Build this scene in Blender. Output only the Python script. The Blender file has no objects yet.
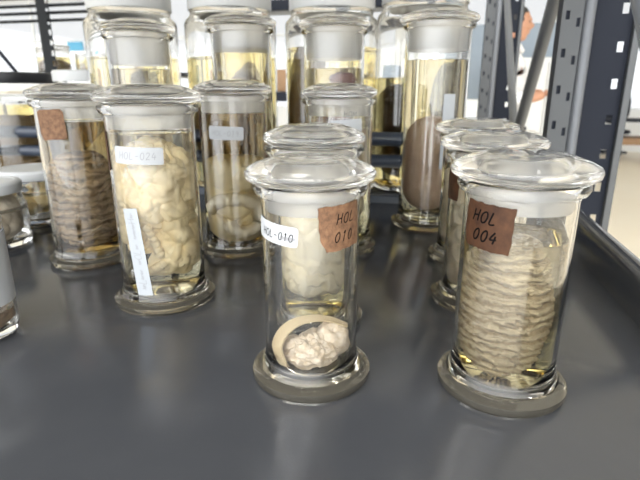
import bpy, bmesh, math, random
from mathutils import Vector, Matrix, noise
R = math.radians
sin, cos, pi = math.sin, math.cos, math.pi
scene = bpy.context.scene
SKY_LOW, SKY_HIGH = 1.2, 7.5
col = scene.collection
random.seed(4)

# ------------------------------------------------------------------ materials
def new_mat(name):
    m = bpy.data.materials.new(name); m.use_nodes = True
    nt = m.node_tree
    b = nt.nodes['Principled BSDF']
    return m, nt, b

def plain(name, c, rough=.5, metal=0, spec=.5, noise_amt=0, noise_scale=40, c2=None, bump=0, bump_scale=300, sss=0):
    m, nt, b = new_mat(name)
    b.inputs['Base Color'].default_value = (*c, 1)
    b.inputs['Roughness'].default_value = rough
    b.inputs['Metallic'].default_value = metal
    b.inputs['Specular IOR Level'].default_value = spec
    if sss:
        b.inputs['Subsurface Weight'].default_value = sss
        b.inputs['Subsurface Radius'].default_value = (.01, .006, .003)
        b.inputs['Subsurface Scale'].default_value = .4
    tc = nt.nodes.new('ShaderNodeTexCoord')
    if c2 is not None:
        n = nt.nodes.new('ShaderNodeTexNoise'); n.inputs['Scale'].default_value = noise_scale
        n.inputs['Detail'].default_value = 6; n.inputs['Roughness'].default_value = .6
        nt.links.new(tc.outputs['Object'], n.inputs['Vector'])
        r = nt.nodes.new('ShaderNodeValToRGB')
        r.color_ramp.elements[0].position = .5 - noise_amt; r.color_ramp.elements[1].position = .5 + noise_amt
        r.color_ramp.elements[0].color = (*c, 1); r.color_ramp.elements[1].color = (*c2, 1)
        nt.links.new(n.outputs['Fac'], r.inputs['Fac'])
        nt.links.new(r.outputs['Color'], b.inputs['Base Color'])
    if bump:
        n = nt.nodes.new('ShaderNodeTexNoise'); n.inputs['Scale'].default_value = bump_scale
        n.inputs['Detail'].default_value = 4
        nt.links.new(tc.outputs['Object'], n.inputs['Vector'])
        bp = nt.nodes.new('ShaderNodeBump'); bp.inputs['Strength'].default_value = bump; bp.inputs['Distance'].default_value = .002
        nt.links.new(n.outputs['Fac'], bp.inputs['Height']); nt.links.new(bp.outputs['Normal'], b.inputs['Normal'])
    return m

def banded(name, dark, lite, scale, dist, rough=.7, bump=.6, axis='Z', warp_scale=2.0):
    """wrinkled tissue with a fine grain: wavering dark bands paint in the shade of furrows"""
    m, nt, b = new_mat(name)
    b.inputs['Roughness'].default_value = rough
    tc = nt.nodes.new('ShaderNodeTexCoord')
    w = nt.nodes.new('ShaderNodeTexWave'); w.wave_type = 'BANDS'; w.bands_direction = axis
    w.inputs['Scale'].default_value = scale; w.inputs['Distortion'].default_value = dist; w.inputs['Detail'].default_value = 3
    w.inputs['Detail Scale'].default_value = warp_scale; w.inputs['Detail Roughness'].default_value = .6
    n = nt.nodes.new('ShaderNodeTexNoise'); n.inputs['Scale'].default_value = 380; n.inputs['Detail'].default_value = 3
    big = nt.nodes.new('ShaderNodeTexNoise'); big.inputs['Scale'].default_value = 28; big.inputs['Detail'].default_value = 2
    for x in (w, n, big): nt.links.new(tc.outputs['Object'], x.inputs['Vector'])
    a = nt.nodes.new('ShaderNodeMath'); a.operation = 'MULTIPLY_ADD'; a.inputs[1].default_value = .5
    nt.links.new(n.outputs['Fac'], a.inputs[0]); nt.links.new(w.outputs['Fac'], a.inputs[2])
    c = nt.nodes.new('ShaderNodeMath'); c.operation = 'MULTIPLY_ADD'; c.inputs[1].default_value = .8
    nt.links.new(big.outputs['Fac'], c.inputs[0]); nt.links.new(a.outputs[0], c.inputs[2])
    r = nt.nodes.new('ShaderNodeValToRGB'); r.color_ramp.elements[0].position = .45; r.color_ramp.elements[1].position = 1.0
    mrr = nt.nodes.new('ShaderNodeMapRange'); mrr.inputs['From Min'].default_value = .2; mrr.inputs['From Max'].default_value = 1.9
    nt.links.new(c.outputs[0], mrr.inputs['Value']); nt.links.new(mrr.outputs['Result'], r.inputs['Fac'])
    r.color_ramp.elements[0].position = .12; r.color_ramp.elements[1].position = .6
    r.color_ramp.elements[0].color = (*dark, 1); r.color_ramp.elements[1].color = (*lite, 1)  # dark end of the ramp is furrow shade put into the tissue colour
    nt.links.new(r.outputs['Color'], b.inputs['Base Color'])
    bp = nt.nodes.new('ShaderNodeBump'); bp.inputs['Strength'].default_value = bump; bp.inputs['Distance'].default_value = .003
    nt.links.new(a.outputs[0], bp.inputs['Height']); nt.links.new(bp.outputs['Normal'], b.inputs['Normal'])
    return m

def glass(name, c, ior=1.5, rough=0.0, trans=1):
    m, nt, b = new_mat(name)
    b.inputs['Base Color'].default_value = (*c, 1)
    b.inputs['Roughness'].default_value = rough
    b.inputs['IOR'].default_value = ior
    b.inputs['Transmission Weight'].default_value = trans
    return m

def fluid(name, trans, depth):
    """clear preserving fluid whose tint deepens with the length of the light's path: trans is what a depth in metres lets through"""
    m, nt, b = new_mat(name)
    b.inputs['Base Color'].default_value = (1, 1, 1, 1); b.inputs['Roughness'].default_value = 0
    b.inputs['IOR'].default_value = 1.335; b.inputs['Transmission Weight'].default_value = 1
    sg = [-math.log(t)/depth for t in trans]; d = max(sg)
    v = nt.nodes.new('ShaderNodeVolumeAbsorption'); v.inputs['Density'].default_value = d
    v.inputs['Color'].default_value = (*[1-x/d for x in sg], 1)
    nt.links.new(v.outputs[0], nt.nodes['Material Output'].inputs['Volume'])
    return m

def frosted(name):
    m, nt, b = new_mat(name)
    b.inputs['Base Color'].default_value = (.96, .955, .945, 1)
    b.inputs['Roughness'].default_value = .33
    b.inputs['IOR'].default_value = 1.3
    b.inputs['Transmission Weight'].default_value = .88
    return m

M = {}
M['glass'] = glass('jar_glass', (.985, .985, .975))
M['frost'] = frosted('ground_glass')
M['foot_glass'] = glass('cast_foot_glass', (.90, .82, .65), 1.5, .0, .945)
M['lid_glass'] = glass('cast_lid_glass', (.96, .955, .935), 1.5, .015, .955)
M['liq_yellow'] = fluid('yellow_fluid', (.88, .81, .54), .11)
M['liq_straw'] = fluid('straw_fluid', (.90, .82, .54), .08)
M['liq_amber'] = fluid('amber_fluid', (.50, .36, .13), .09)
M['liq_pale'] = fluid('pale_fluid', (.93, .89, .72), .09)
M['plate'] = plain('grey_enamel', (.035, .037, .041), .12, c2=(.042, .044, .048), noise_amt=.2, noise_scale=6, bump=.05, bump_scale=500)
M['steel_blue'] = plain('dark_blue_enamel', (.045, .058, .085), .38)
M['steel_dark'] = plain('charcoal_enamel', (.014, .017, .026), .6, spec=.15)
M['steel_grey'] = plain('grey_steel', (.09, .095, .10), .45, metal=.2, spec=.3)
M['tube'] = plain('grey_tube', (.15, .16, .175), .38, metal=.2, spec=.4)
M['black'] = plain('black_enamel', (.010, .012, .014), .6, spec=.15)
M['brown_paper'] = plain('brown_paper', (.11, .053, .026), .75, c2=(.23, .12, .060), noise_amt=.16, noise_scale=170, bump=.3, bump_scale=500)
M['dark_paper'] = plain('dark_brown_paper', (.026, .010, .005), .6, c2=(.080, .034, .014), noise_amt=.22, noise_scale=90, spec=.25)
M['white_paper'] = plain('white_paper', (.40, .41, .42), .7)
M['grey_paper'] = plain('greyish_paper', (.38, .40, .42), .75)
M['ink'] = plain('black_ink', (.002, .002, .002), .8, spec=.1)
M['pencil'] = plain('pencil_grey', (.26, .26, .27), .7)
M['tan'] = plain('tan_tissue', (.58, .49, .36), .75, c2=(.74, .66, .53), noise_amt=.2, noise_scale=60, bump=.5, bump_scale=420)
M['tan_furrow_shade'] = banded('tan_furrow_shade_tissue', (.25, .18, .105), (.60, .51, .38), 40, 7, bump=.8, warp_scale=1.0)
M['brown_furrow_shade'] = banded('brown_furrow_shade_tissue', (.12, .07, .035), (.62, .49, .38), 26, 11, bump=.9, warp_scale=.8)
M['cream'] = plain('cream_tissue', (.95, .76, .44), .6, c2=(.97, .85, .60), noise_amt=.2, noise_scale=35, bump=.2, bump_scale=300)
M['ivory'] = plain('ivory_tissue', (.90, .79, .58), .55, c2=(.94, .86, .68), noise_amt=.2, noise_scale=25, bump=.15, bump_scale=200)
M['pale'] = plain('pale_tissue', (.66, .58, .47), .6, c2=(.52, .40, .26), noise_amt=.22, noise_scale=140, bump=.4, bump_scale=300)
M['brown'] = plain('brown_tissue', (.27, .165, .095), .6, c2=(.52, .39, .28), noise_amt=.2, noise_scale=45, bump=.3, bump_scale=300)
M['umber'] = plain('umber_tissue', (.60, .42, .30), .65, c2=(.68, .50, .38), noise_amt=.25, noise_scale=30, bump=.25, bump_scale=350)
M['ochre'] = plain('ochre_tissue', (.21, .13, .05), .65, c2=(.31, .20, .085), noise_amt=.25, noise_scale=30, bump=.2)
M['darkspec'] = plain('blackish_tissue', (.045, .03, .018), .65, c2=(.11, .07, .04), noise_amt=.2, noise_scale=40, bump=.4)
M['yellowspec'] = plain('yellow_tissue', (.86, .63, .26), .6, c2=(.92, .78, .46), noise_amt=.25, noise_scale=40)
M['redspec'] = plain('dark_red_tissue', (.16, .035, .022), .6, c2=(.24, .07, .04), noise_amt=.25, noise_scale=40)
M['strip'] = plain('horn_strip', (.50, .39, .23), .5, c2=(.58, .47, .30), noise_amt=.3, noise_scale=50)
M['lid_white'] = plain('white_plastic', (.74, .75, .74), .4)
M['lid_black'] = plain('black_plastic', (.015, .016, .02), .4)
M['wall'] = plain('white_paint', (.82, .83, .83), .8)
M['floor'] = plain('beige_vinyl', (.88, .78, .61), .4, c2=(.92, .84, .69), noise_amt=.3, noise_scale=1.2)
M['frame'] = plain('window_frame_white', (.80, .82, .83), .5)
M['partition'] = plain('blue_grey_panel', (.30, .36, .43), .7)
M['desk'] = plain('brown_desk', (.30, .17, .08), .5)
M['skin'] = plain('skin', (.52, .27, .17), .55)
M['hair'] = plain('dark_hair', (.03, .027, .026), .6)
M['coat'] = plain('white_cloth', (.78, .79, .80), .85)
M['trousers'] = plain('dark_cloth', (.05, .06, .08), .85)
M['cyan'] = plain('sky_blue_plastic', (.12, .45, .72), .5)

def pane_mat():
    m = bpy.data.materials.new('window_glass'); m.use_nodes = True
    nt = m.node_tree; nt.nodes.clear()
    o = nt.nodes.new('ShaderNodeOutputMaterial'); mx = nt.nodes.new('ShaderNodeMixShader')
    t = nt.nodes.new('ShaderNodeBsdfTransparent'); g = nt.nodes.new('ShaderNodeBsdfGlossy')
    g.inputs['Roughness'].default_value = .02; mx.inputs[0].default_value = .06
    nt.links.new(t.outputs[0], mx.inputs[1]); nt.links.new(g.outputs[0], mx.inputs[2]); nt.links.new(mx.outputs[0], o.inputs[0])
    return m
M['pane'] = pane_mat()

# ------------------------------------------------------------------ helpers
def obj(name, bm, mat, parent=None, smooth=True, sharp=38, loc=None, rotz=None):
    bmesh.ops.recalc_face_normals(bm, faces=bm.faces[:])
    me = bpy.data.meshes.new(name); bm.to_mesh(me); bm.free()
    if smooth:
        for p in me.polygons: p.use_smooth = True
        me.set_sharp_from_angle(angle=R(sharp))
    me.materials.append(M[mat] if isinstance(mat, str) else mat)
    o = bpy.data.objects.new(name, me); col.objects.link(o)
    if parent is not None: o.parent = parent
    if loc is not None: o.location = loc
    if rotz is not None: o.rotation_euler.z = rotz
    return o

def thing(name, label, cat, loc=(0, 0, 0), rotz=0, group=None):
    o = bpy.data.objects.new(name, None); col.objects.link(o)
    o.empty_display_size = .05
    o.location = loc; o.rotation_euler.z = rotz
    tag(o, label, cat, group); return o

def tag(o, label, cat, group=None, kind=None):
    o['label'] = label; o['category'] = cat
    if group: o['group'] = group
    if kind: o['kind'] = kind
    return o

def struct(name, bm, mat, label, cat, **k):
    o = obj(name, bm, mat, smooth=False, **k); tag(o, label, cat, kind='structure'); return o

def lathe_bm(prof, seg=96, closed=False):
    """revolve (r, z) points about z; closed joins the last point to the first"""
    bm = bmesh.new(); rings = []
    for r, z in prof:
        if r < 1e-6: rings.append([bm.verts.new((0, 0, z))])
        else: rings.append([bm.verts.new((r*cos(2*pi*i/seg), r*sin(2*pi*i/seg), z)) for i in range(seg)])
    pairs = list(zip(rings, rings[1:])) + ([(rings[-1], rings[0])] if closed else [])
    for a, b in pairs:
        for i in range(seg):
            j = (i+1) % seg
            if len(a) == 1 and len(b) == 1: continue
            if len(a) == 1: bm.faces.new((a[0], b[i], b[j]))
            elif len(b) == 1: bm.faces.new((a[i], b[0], a[j]))
            else: bm.faces.new((a[i], b[i], b[j], a[j]))
    return bm

def box_bm(x0, x1, y0, y1, z0, z1, bev=0, bm=None):
    bm = bm or bmesh.new()
    v = [bm.verts.new((x, y, z)) for x in (x0, x1) for y in (y0, y1) for z in (z0, z1)]
    fs = [(0,1,3,2),(4,6,7,5),(0,4,5,1),(2,3,7,6),(0,2,6,4),(1,5,7,3)]
    faces = [bm.faces.new([v[i] for i in f]) for f in fs]
    if bev:
        es = list({e for f in faces for e in f.edges})
        bmesh.ops.bevel(bm, geom=es, offset=bev, segments=3, profile=.5, affect='EDGES')
    return bm

def tube_bm(pts, rad, seg=20, bm=None):
    bm = bm or bmesh.new(); rings = []
    pts = [Vector(p) for p in pts]; n = len(pts)
    rads = rad if isinstance(rad, (list, tuple)) else [rad]*n
    for i, p in enumerate(pts):
        t = (pts[min(i+1, n-1)] - pts[max(i-1, 0)]).normalized()
        up = Vector((0, 0, 1)) if abs(t.z) < .95 else Vector((0, 1, 0))
        u = t.cross(up).normalized(); v = u.cross(t).normalized()
        rings.append([bm.verts.new(p + rads[i]*(cos(2*pi*k/seg)*u + sin(2*pi*k/seg)*v)) for k in range(seg)])
    for a, b in zip(rings, rings[1:]):
        for k in range(seg): bm.faces.new((a[k], a[(k+1) % seg], b[(k+1) % seg], b[k]))
    bm.faces.new(rings[0][::-1]); bm.faces.new(rings[-1])
    return bm

def prism_bm(poly, a0, a1, axis='y', bm=None):
    """poly of (u, z) points extruded along axis y (u is x) or x (u is y)"""
    bm = bm or bmesh.new()
    def P(u, z, a): return (u, a, z) if axis == 'y' else (a, u, z)
    A = [bm.verts.new(P(u, z, a0)) for u, z in poly]; B = [bm.verts.new(P(u, z, a1)) for u, z in poly]
    n = len(poly)
    for i in range(n): bm.faces.new((A[i], A[(i+1) % n], B[(i+1) % n], B[i]))
    bm.faces.new(A[::-1]); bm.faces.new(B)
    return bm

# ------------------------------------------------------------------ the rack: local x runs along the shelf, local y into its depth
YAW = R(-13)
FZ0 = -1.0
CORNER = Vector((.481, 1.061, 0))
def rackpt(w, d, z=0):
    return CORNER + Vector((w*cos(YAW) - d*sin(YAW), w*sin(YAW) + d*cos(YAW), z))

def perforated_plate(w0, w1, y, z0, z1, pitch, zoff, hw, hh, cx, th=.002):
    """upright plate in the x-z plane with a column of real rectangular holes"""
    bm = bmesh.new()
    zs = [z0]; holes = []
    z = z0 + zoff
    while z + hh < z1 - .01:
        zs += [z, z+hh]; holes.append(len(zs) - 2); z += pitch
    zs.append(z1)
    xs = [w0, cx-hw/2, cx+hw/2, w1]
    g = [[bm.verts.new((x, y, zz)) for x in xs] for zz in zs]
    for i in range(len(zs)-1):
        for k in range(3):
            if k == 1 and i in holes: continue
            bm.faces.new((g[i][k], g[i][k+1], g[i+1][k+1], g[i+1][k]))
    r = bmesh.ops.extrude_face_region(bm, geom=bm.faces[:])
    for v in [e for e in r['geom'] if isinstance(e, bmesh.types.BMVert)]: v.co.y += th
    return bm

def post(parent, w, d, z0, z1, mirror=1):
    """slotted upright: perforated front strip, rolled edge, recessed dark web with holes, end flange"""
    r = obj('post', prism_bm_xy([(0,.004),(0,.05),(.003,.05),(.003,.007),(.036,.007),(.036,.05),(.04,.05),(.04,.004)], z0, z1), 'steel_dark', parent, smooth=False, loc=(w, d, 0))
    p1 = obj('perforated_strip', perforated_plate(0, .022, 0, z0, z1, .072, .02, .008, .017, .011), 'steel_grey', r, smooth=False)
    p1b = obj('perforated_strip', perforated_plate(.022, .04, .0012, z0, z1, .072, .006, .007, .017, .032), 'steel_grey', r, smooth=False)
    e = obj('rolled_edge', tube_bm([(.052, .008, z0), (.052, .008, z1)], .0115), 'tube', r)
    p2 = obj('perforated_web', perforated_plate(.06, .137, .018, z0, z1, .072, .03, .012, .02, .121), 'steel_dark', r, smooth=False)
    f = obj('flange', box_bm(.137, .151, .004, .03, z0, z1, .002), 'steel_grey', r)
    return r

def prism_bm_xy(poly, z0, z1):
    bm = bmesh.new()
    A = [bm.verts.new((x, y, z0)) for x, y in poly]; B = [bm.verts.new((x, y, z1)) for x, y in poly]
    n = len(poly)
    for i in range(n): bm.faces.new((A[i], A[(i+1) % n], B[(i+1) % n], B[i]))
    bm.faces.new(A[::-1]); bm.faces.new(B)
    return bm

rack = thing('storage_rack', 'dark grey slotted steel storage rack whose enamelled shelf carries the front specimen jars', 'rack', (CORNER.x, CORNER.y, 0), YAW, 'steel storage racks')
# shelf tray: plate plus folded edges (right lip, rear lip, front fold)
SH_W, SH_D = -1.75, -1.06
obj('shelf', box_bm(SH_W, .002, SH_D, .002, -.03, 0, .0015), 'plate', rack)
lip = [(0, -.03), (0, .002), (.005, .040), (.009, .047), (.017, .050), (.027, .048), (.033, .041), (.035, .030), (.035, -.03)]
obj('side_lip', prism_bm(lip, SH_D, .028, 'y'), 'plate', rack, sharp=50)
obj('rear_lip', prism_bm([(0, -.03), (0, .014), (.003, .018), (.012, .018), (.015, .014), (.015, -.03)], SH_W, -.001, 'x'), 'steel_blue', rack, sharp=50)
obj('shelf', box_bm(SH_W, .03, SH_D+.0, .03, .66, .70, .003), 'plate', rack)
for z, rad in ((.141, .0165), (.089, .0155)):
    obj('back_rail', tube_bm([(SH_W, .062, z), (-.02, .062, z)], rad, 24), 'steel_blue', rack)
post(rack, -.001, .034, -1.0, 1.0)
post(rack, SH_W-.15, .0, -1.0, 1.0)
post(rack, SH_W-.15, SH_D-.0, -1.0, 1.0)
obj('brace', tube_bm([(.058, -.04, .56), (.058, -.60, 0), (.058, -.86, -.26)], .0125), 'tube', rack)

# second rack standing behind the first
rack2 = thing('storage_rack', 'second steel storage rack standing behind the tall jars with crossed tubular braces', 'rack', rackpt(0, .12), YAW, 'steel storage racks')
obj('shelf', box_bm(SH_W, .0, 0, 1.02, -.03, 0, .002), 'plate', rack2)
post(rack2, -.06, 1.16, -1.0, 1.2)
obj('brace', tube_bm([(.0, 1.18, .75), (.0, .41, .13)], .0125), 'tube', rack2)
obj('brace', tube_bm([(.012, .0, .533), (.012, .43, .12)], .0155), 'tube', rack2)
obj('back_rail', tube_bm([(SH_W, 1.06, -.02), (.03, 1.06, -.02)], .015), 'steel_blue', rack2)

# ------------------------------------------------------------------ jars
def jar_body_bm(h, Rb, Rf, foot=.0115):
    t = .0028; Rr = Rb + .0065
    p = [(0, .003), (Rf*.55, .003), (Rf*.6, 0), (Rf-.006, 0), (Rf-.002, .0012), (Rf, .005), (Rf-.0004, .009), (Rf-.004, foot),
         (Rf-.008, foot+.0012), (Rb+.004, foot+.004), (Rb+.0012, foot+.009), (Rb, foot+.015)]
    p += [(Rb, z*h) for z in (.2, .4, .6, .75)]
    p += [(Rb, h-.028), (Rb+.001, h-.0245), (Rr-.002, h-.0225), (Rr, h-.019), (Rr, h-.0165), (Rr-.0015, h-.0145), (Rb-t+.001, h-.014)]
    p += [(Rb-t, h-.018)] + [(Rb-t, z*h) for z in (.75, .6, .4, .2)] + [(Rb-t, .0185), (Rb-t-.002, .0138), (Rb-t-.006, .0118), (0, .0105)]
    return lathe_bm(p)

def lid_bm(h, Rb, Rl):
    p = [(0, h+.0082), (Rl*.20, h+.0080), (Rl*.36, h+.0073), (Rl*.46, h+.0067), (Rl*.50, h+.0070), (Rl*.55, h+.0069), (Rl*.59, h+.0060), (Rl*.70, h+.0045), (Rl*.84, h+.0018), (Rl-.005, h-.0004), (Rl-.002, h-.0020),
         (Rl-.0004, h-.0042), (Rl, h-.0065), (Rl-.0010, h-.0095), (Rl-.004, h-.0120), (Rb+.002, h-.0132), (Rb-.003, h-.0136), (Rb-.0085, h-.0136), (Rb-.012, h-.009), (Rb*.5, h-.0055), (0, h-.005)]
    return lathe_bm(p)

def stopper_bm(h, Rb, drop):
    a, b = Rb-.0036, Rb-.0075
    p = [(a, h-.0138), (a, h-.0138-drop*.9), (a-.0012, h-.0138-drop), (b+.001, h-.0138-drop), (b, h-.0138-drop*.92), (b, h-.0138)]
    return lathe_bm(p, closed=True)

def liquid_bm(top, Rb, bottom=.0125):
    a = Rb-.0028-.0005
    p = [(0, bottom), (a-.006, bottom+.0008), (a-.002, bottom+.0025), (a, bottom+.007), (a, (top+bottom)/2), (a, top-.001), (a-.0006, top+.0004), (a-.002, top-.0003), (a-.005, top-.0008), (0, top-.0008)]
    return lathe_bm(p)

JARS = {}
def jar(key, label, X, Y, h, Rb, Rf, Rl, liquid=None, lm='liq_yellow', drop=.022, group='glass-lidded specimen jars'):
    phi = math.atan2(-Y, -X)
    t = thing('specimen_jar', label, 'jar', (X, Y, 0), phi, group)     # local +x faces the aisle
    jb = obj('jar_body', jar_body_bm(h, Rb, Rf), 'glass', t)
    jb.data.materials.append(M['foot_glass'])
    for p in jb.data.polygons:
        if p.center.z < .0165: p.material_index = 1
    l = obj('lid', lid_bm(h, Rb, Rl), 'lid_glass', t)
    obj('stopper', stopper_bm(h, Rb, drop), 'frost', l)
    if liquid: obj('liquid', liquid_bm(liquid, Rb), lm, t)
    JARS[key] = dict(root=t, X=X, Y=Y, h=h, R=Rb, phi=phi)
    return t

# labels on the round glass: (s, t) are lengths along and up the wall, tilt turns the sheet
def wrap(Rr, th0, z0, tilt):
    ct, st = cos(tilt), sin(tilt)
    def f(s, t, lift=0.0):
        a, b = s*ct - t*st, s*st + t*ct
        th = th0 + a/Rr
        return ((Rr+lift)*cos(th), (Rr+lift)*sin(th), z0 + b)
    return f

def paper(key, th, z, w, h, mat, tilt=0, torn=None, round_=.0015, inside=False):
    J = JARS[key]; Rr = J['R'] + (.0003 if not inside else -.0042)
    f = wrap(Rr, R(th), z, R(tilt)); bm = bmesh.new(); n, m = 24, 10
    rnd = random.Random(hash((round(th), round(z*1000))) & 255)
    def edge(u, v):
        s, t = (u-.5)*w, (v-.5)*h
        # rounded corners
        cx, cy = w/2-round_, h/2-round_
        if abs(s) > cx and abs(t) > cy:
            dx, dy = abs(s)-cx, abs(t)-cy; L = math.hypot(dx, dy)
            if L > round_: s = math.copysign(cx+dx*round_/L, s); t = math.copysign(cy+dy*round_/L, t)
        if torn:
            k = noise.noise((s*260, t*260, th))*.0011*torn
            if abs(u-.5) > .49: s += k
            if abs(v-.5) > .49: t += k
            if u < .12 and v < .3 : s += torn*.004*(1-u/.12)*(1-v/.3)
        return s, t
    g = [[bm.verts.new(f(*edge(i/n, j/m))) for j in range(m+1)] for i in range(n+1)]
    for i in range(n):
        for j in range(m): bm.faces.new((g[i][j], g[i+1][j], g[i+1][j+1], g[i][j+1]))
    r = bmesh.ops.extrude_face_region(bm, geom=bm.faces[:])
    for v in [e for e in r['geom'] if isinstance(e, bmesh.types.BMVert)]:
        q = math.hypot(v.co.x, v.co.y); k = (q+.0004)/q; v.co.x *= k; v.co.y *= k
    o = obj('paper_label', bm, mat, J['root'], sharp=60)
    o['_f'] = 0; del o['_f']
    return o, wrap(Rr+.0004, R(th), z, R(tilt))

GL = {  # handwritten strokes on a 1 x 1.6 cell
 'H': [[(.05,1.55),(.1,.8),(.05,0)],[(.85,1.6),(.8,.8),(.88,.05)],[(.05,.75),(.9,.88)]],
 'O': [[(.5,1.5),(.15,1.2),(.05,.6),(.3,.05),(.7,.1),(.9,.7),(.75,1.35),(.45,1.5)]],
 'L': [[(.25,1.6),(.15,.8),(.12,.08),(.5,.0),(.85,.12)]],
 'M': [[(.02,0),(.1,1.4),(.5,.5),(.9,1.45),(.98,0)]],
 'R': [[(.1,0),(.12,1.5),(.6,1.55),(.8,1.15),(.5,.8),(.15,.75),(.5,.6),(.9,0)]],
 '0': [[(.5,1.5),(.2,1.2),(.1,.6),(.35,.05),(.7,.15),(.85,.8),(.7,1.4),(.45,1.5)]],
 '1': [[(.3,1.2),(.55,1.55),(.5,.7),(.48,0)]],
 '2': [[(.1,1.2),(.4,1.55),(.75,1.3),(.6,.8),(.1,.05),(.5,.12),(.9,.05)]],
 '4': [[(.5,1.55),(.1,.6),(.5,.55),(.95,.65)],[(.7,1.1),(.65,0)]],
 '8': [[(.5,.8),(.15,1.15),(.5,1.55),(.85,1.2),(.5,.8),(.1,.35),(.5,0),(.9,.35),(.5,.8)]],
 '9': [[(.8,1.2),(.4,1.5),(.15,1.15),(.4,.8),(.8,1.1),(.75,.5),(.6,0)]],
 '-': [[(.15,.7),(.8,.75)]], '.': [[(.35,.6),(.6,.65)]],
 '~': [[(0,.4),(.15,.9),(.3,.3),(.5,.85),(.6,.35),(.8,.8),(1,.5)]],
}
def catmull(p, n=5):
    if len(p) < 3: return p
    q = [p[0]] + list(p) + [p[-1]]; out = []
    for i in range(1, len(q)-2):
        for k in range(n):
            t = k/n; a, b, c, d = q[i-1:i+3]
            out.append(tuple(.5*((2*b[j]) + (-a[j]+c[j])*t + (2*a[j]-5*b[j]+4*c[j]-d[j])*t*t + (-a[j]+3*b[j]-3*c[j]+d[j])*t**3) for j in (0, 1)))
    return out + [p[-1]]

def write(parent, f, text, s0, t0, size, pen, mat='ink', adv=1.25, slant=.1, vertical=False):
    bm = bmesh.new(); x = 0
    for ch in text:
        for st in GL.get(ch, []):
            pts = [((x+a+slant*b)*size, b*size) for a, b in catmull(st)]
            if vertical: pts = [(-b, a) for a, b in pts]
            pts = [(s0+a, t0+b) for a, b in pts]
            L, Rr = [], []
            for i, p in enumerate(pts):
                a, b = pts[max(i-1, 0)], pts[min(i+1, len(pts)-1)]
                dx, dy = b[0]-a[0], b[1]-a[1]; q = math.hypot(dx, dy) or 1
                nx, ny = -dy/q*pen/2, dx/q*pen/2
                L.append(bm.verts.new(f(p[0]+nx, p[1]+ny, .0002))); Rr.append(bm.verts.new(f(p[0]-nx, p[1]-ny, .0002)))
            for i in range(len(pts)-1): bm.faces.new((L[i], L[i+1], Rr[i+1], Rr[i]))
        x += adv
    return obj('handwriting', bm, mat, parent, smooth=False)

# ------------------------------------------------------------------ specimens
def N(v, s, seed=0): return noise.noise(Vector((v[0]*s+seed*7.3, v[1]*s+seed*3.1, v[2]*s-seed*5.7)))
def fbm(v, s, seed=0, o=4):
    a, t = 1, 0
    for k in range(o): t += a*N(v, s*2**k, seed+k); a *= .5
    return t

def ball(bm, c, r, disp, nu=120, nv=90, pw=2.0, taper=0, rot=None):
    """superellipsoid lump with radial displacement disp(unit dir, point) in metres"""
    rings = []
    for j in range(nv+1):
        la = -pi/2 + pi*j/nv
        sl, cl = sin(la), cos(la)
        e = 2/pw
        zz = math.copysign(abs(sl)**e, sl); rr = max(cl, 0)**e
        ring = []
        for i in range(nu if 0 < j < nv else 1):
            lo = 2*pi*i/nu
            d = Vector((cl*cos(lo), cl*sin(lo), sl))
            p = Vector((r[0]*rr*cos(lo)*(1+taper*zz), r[1]*rr*sin(lo)*(1+taper*zz), r[2]*zz))
            q = p + d*disp(d, p)
            if rot is not None: q = rot @ q
            ring.append(bm.verts.new(q + Vector(c)))
        rings.append(ring)
    for a, b in zip(rings, rings[1:]):
        for i in range(nu):
            k = (i+1) % nu
            if len(a) == 1: bm.faces.new((a[0], b[k], b[i]))
            elif len(b) == 1: bm.faces.new((a[i], a[k], b[0]))
            else: bm.faces.new((a[i], a[k], b[k], b[i]))
    return bm

def crease(x, sharp=.45):           # rounded ridges parted by narrow furrows, 0..1
    y = math.sqrt(sin(x)**2 + .006); return y**sharp

def vor(p, s, seed=0):
    d, _ = noise.voronoi(Vector((p[0]*s+seed, p[1]*s-seed*2, p[2]*s+seed*3)))
    return d[0], d[1]

def specimen(key, label, bm, mat, group=None, dx=0, rot=0):
    J = JARS[key]
    o = obj('specimen', bm, mat, loc=(J['X'], J['Y'], 0), rotz=J['phi']+rot, sharp=180)
    tag(o, label, 'specimen', group); return o
GS = 'preserved tissue specimens'

# ---- front middle jar with little inside
jar('A', 'front middle jar with torn brown label reading HOL 010 and a low specimen', -.008, .411, .192, .0411, .054, .0545)
o, f = paper('A', 37, .148, .0405, .037, 'brown_paper', 4, torn=1.2)
write(o, f, 'HOL', -.006, .0030, .0052, .0009, slant=.28); write(o, f, '010', -.009, -.0115, .0052, .0009, slant=.28)
o, f = paper('A', -48, .1425, .050, .0165, 'white_paper', -4, round_=.003)
write(o, f, 'HOL-010', -.012, -.004, .0042, .0007, adv=1.15)
write(o, f, '~~~', .0095, -.0045, .0048, .0012, 'pencil', adv=.9)
bm = bmesh.new()
def dA(d, p): return .0045*fbm(p, 55, 3) + .0026*fbm(p, 160, 5) + .0012*abs(N(p, 420, 2))
ball(bm, (.007, -.002, .0260), (.0225, .0245, .0150), dA, 130, 90)
ball(bm, (-.003, .0190, .0310), (.0150, .0165, .0180), lambda d, p: .003*fbm(p, 70, 8) - .004*math.exp(-((d.y-.1)**2+(d.x-.5)**2)*9), 80, 60)
ball(bm, (.006, -.018, .0275), (.014, .0125, .0140), lambda d, p: .0035*fbm(p, 80, 12), 80, 60)
specimen('A', 'small lumpy off-white specimen lying on the bottom of the front middle jar', bm, 'pale', GS)
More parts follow.
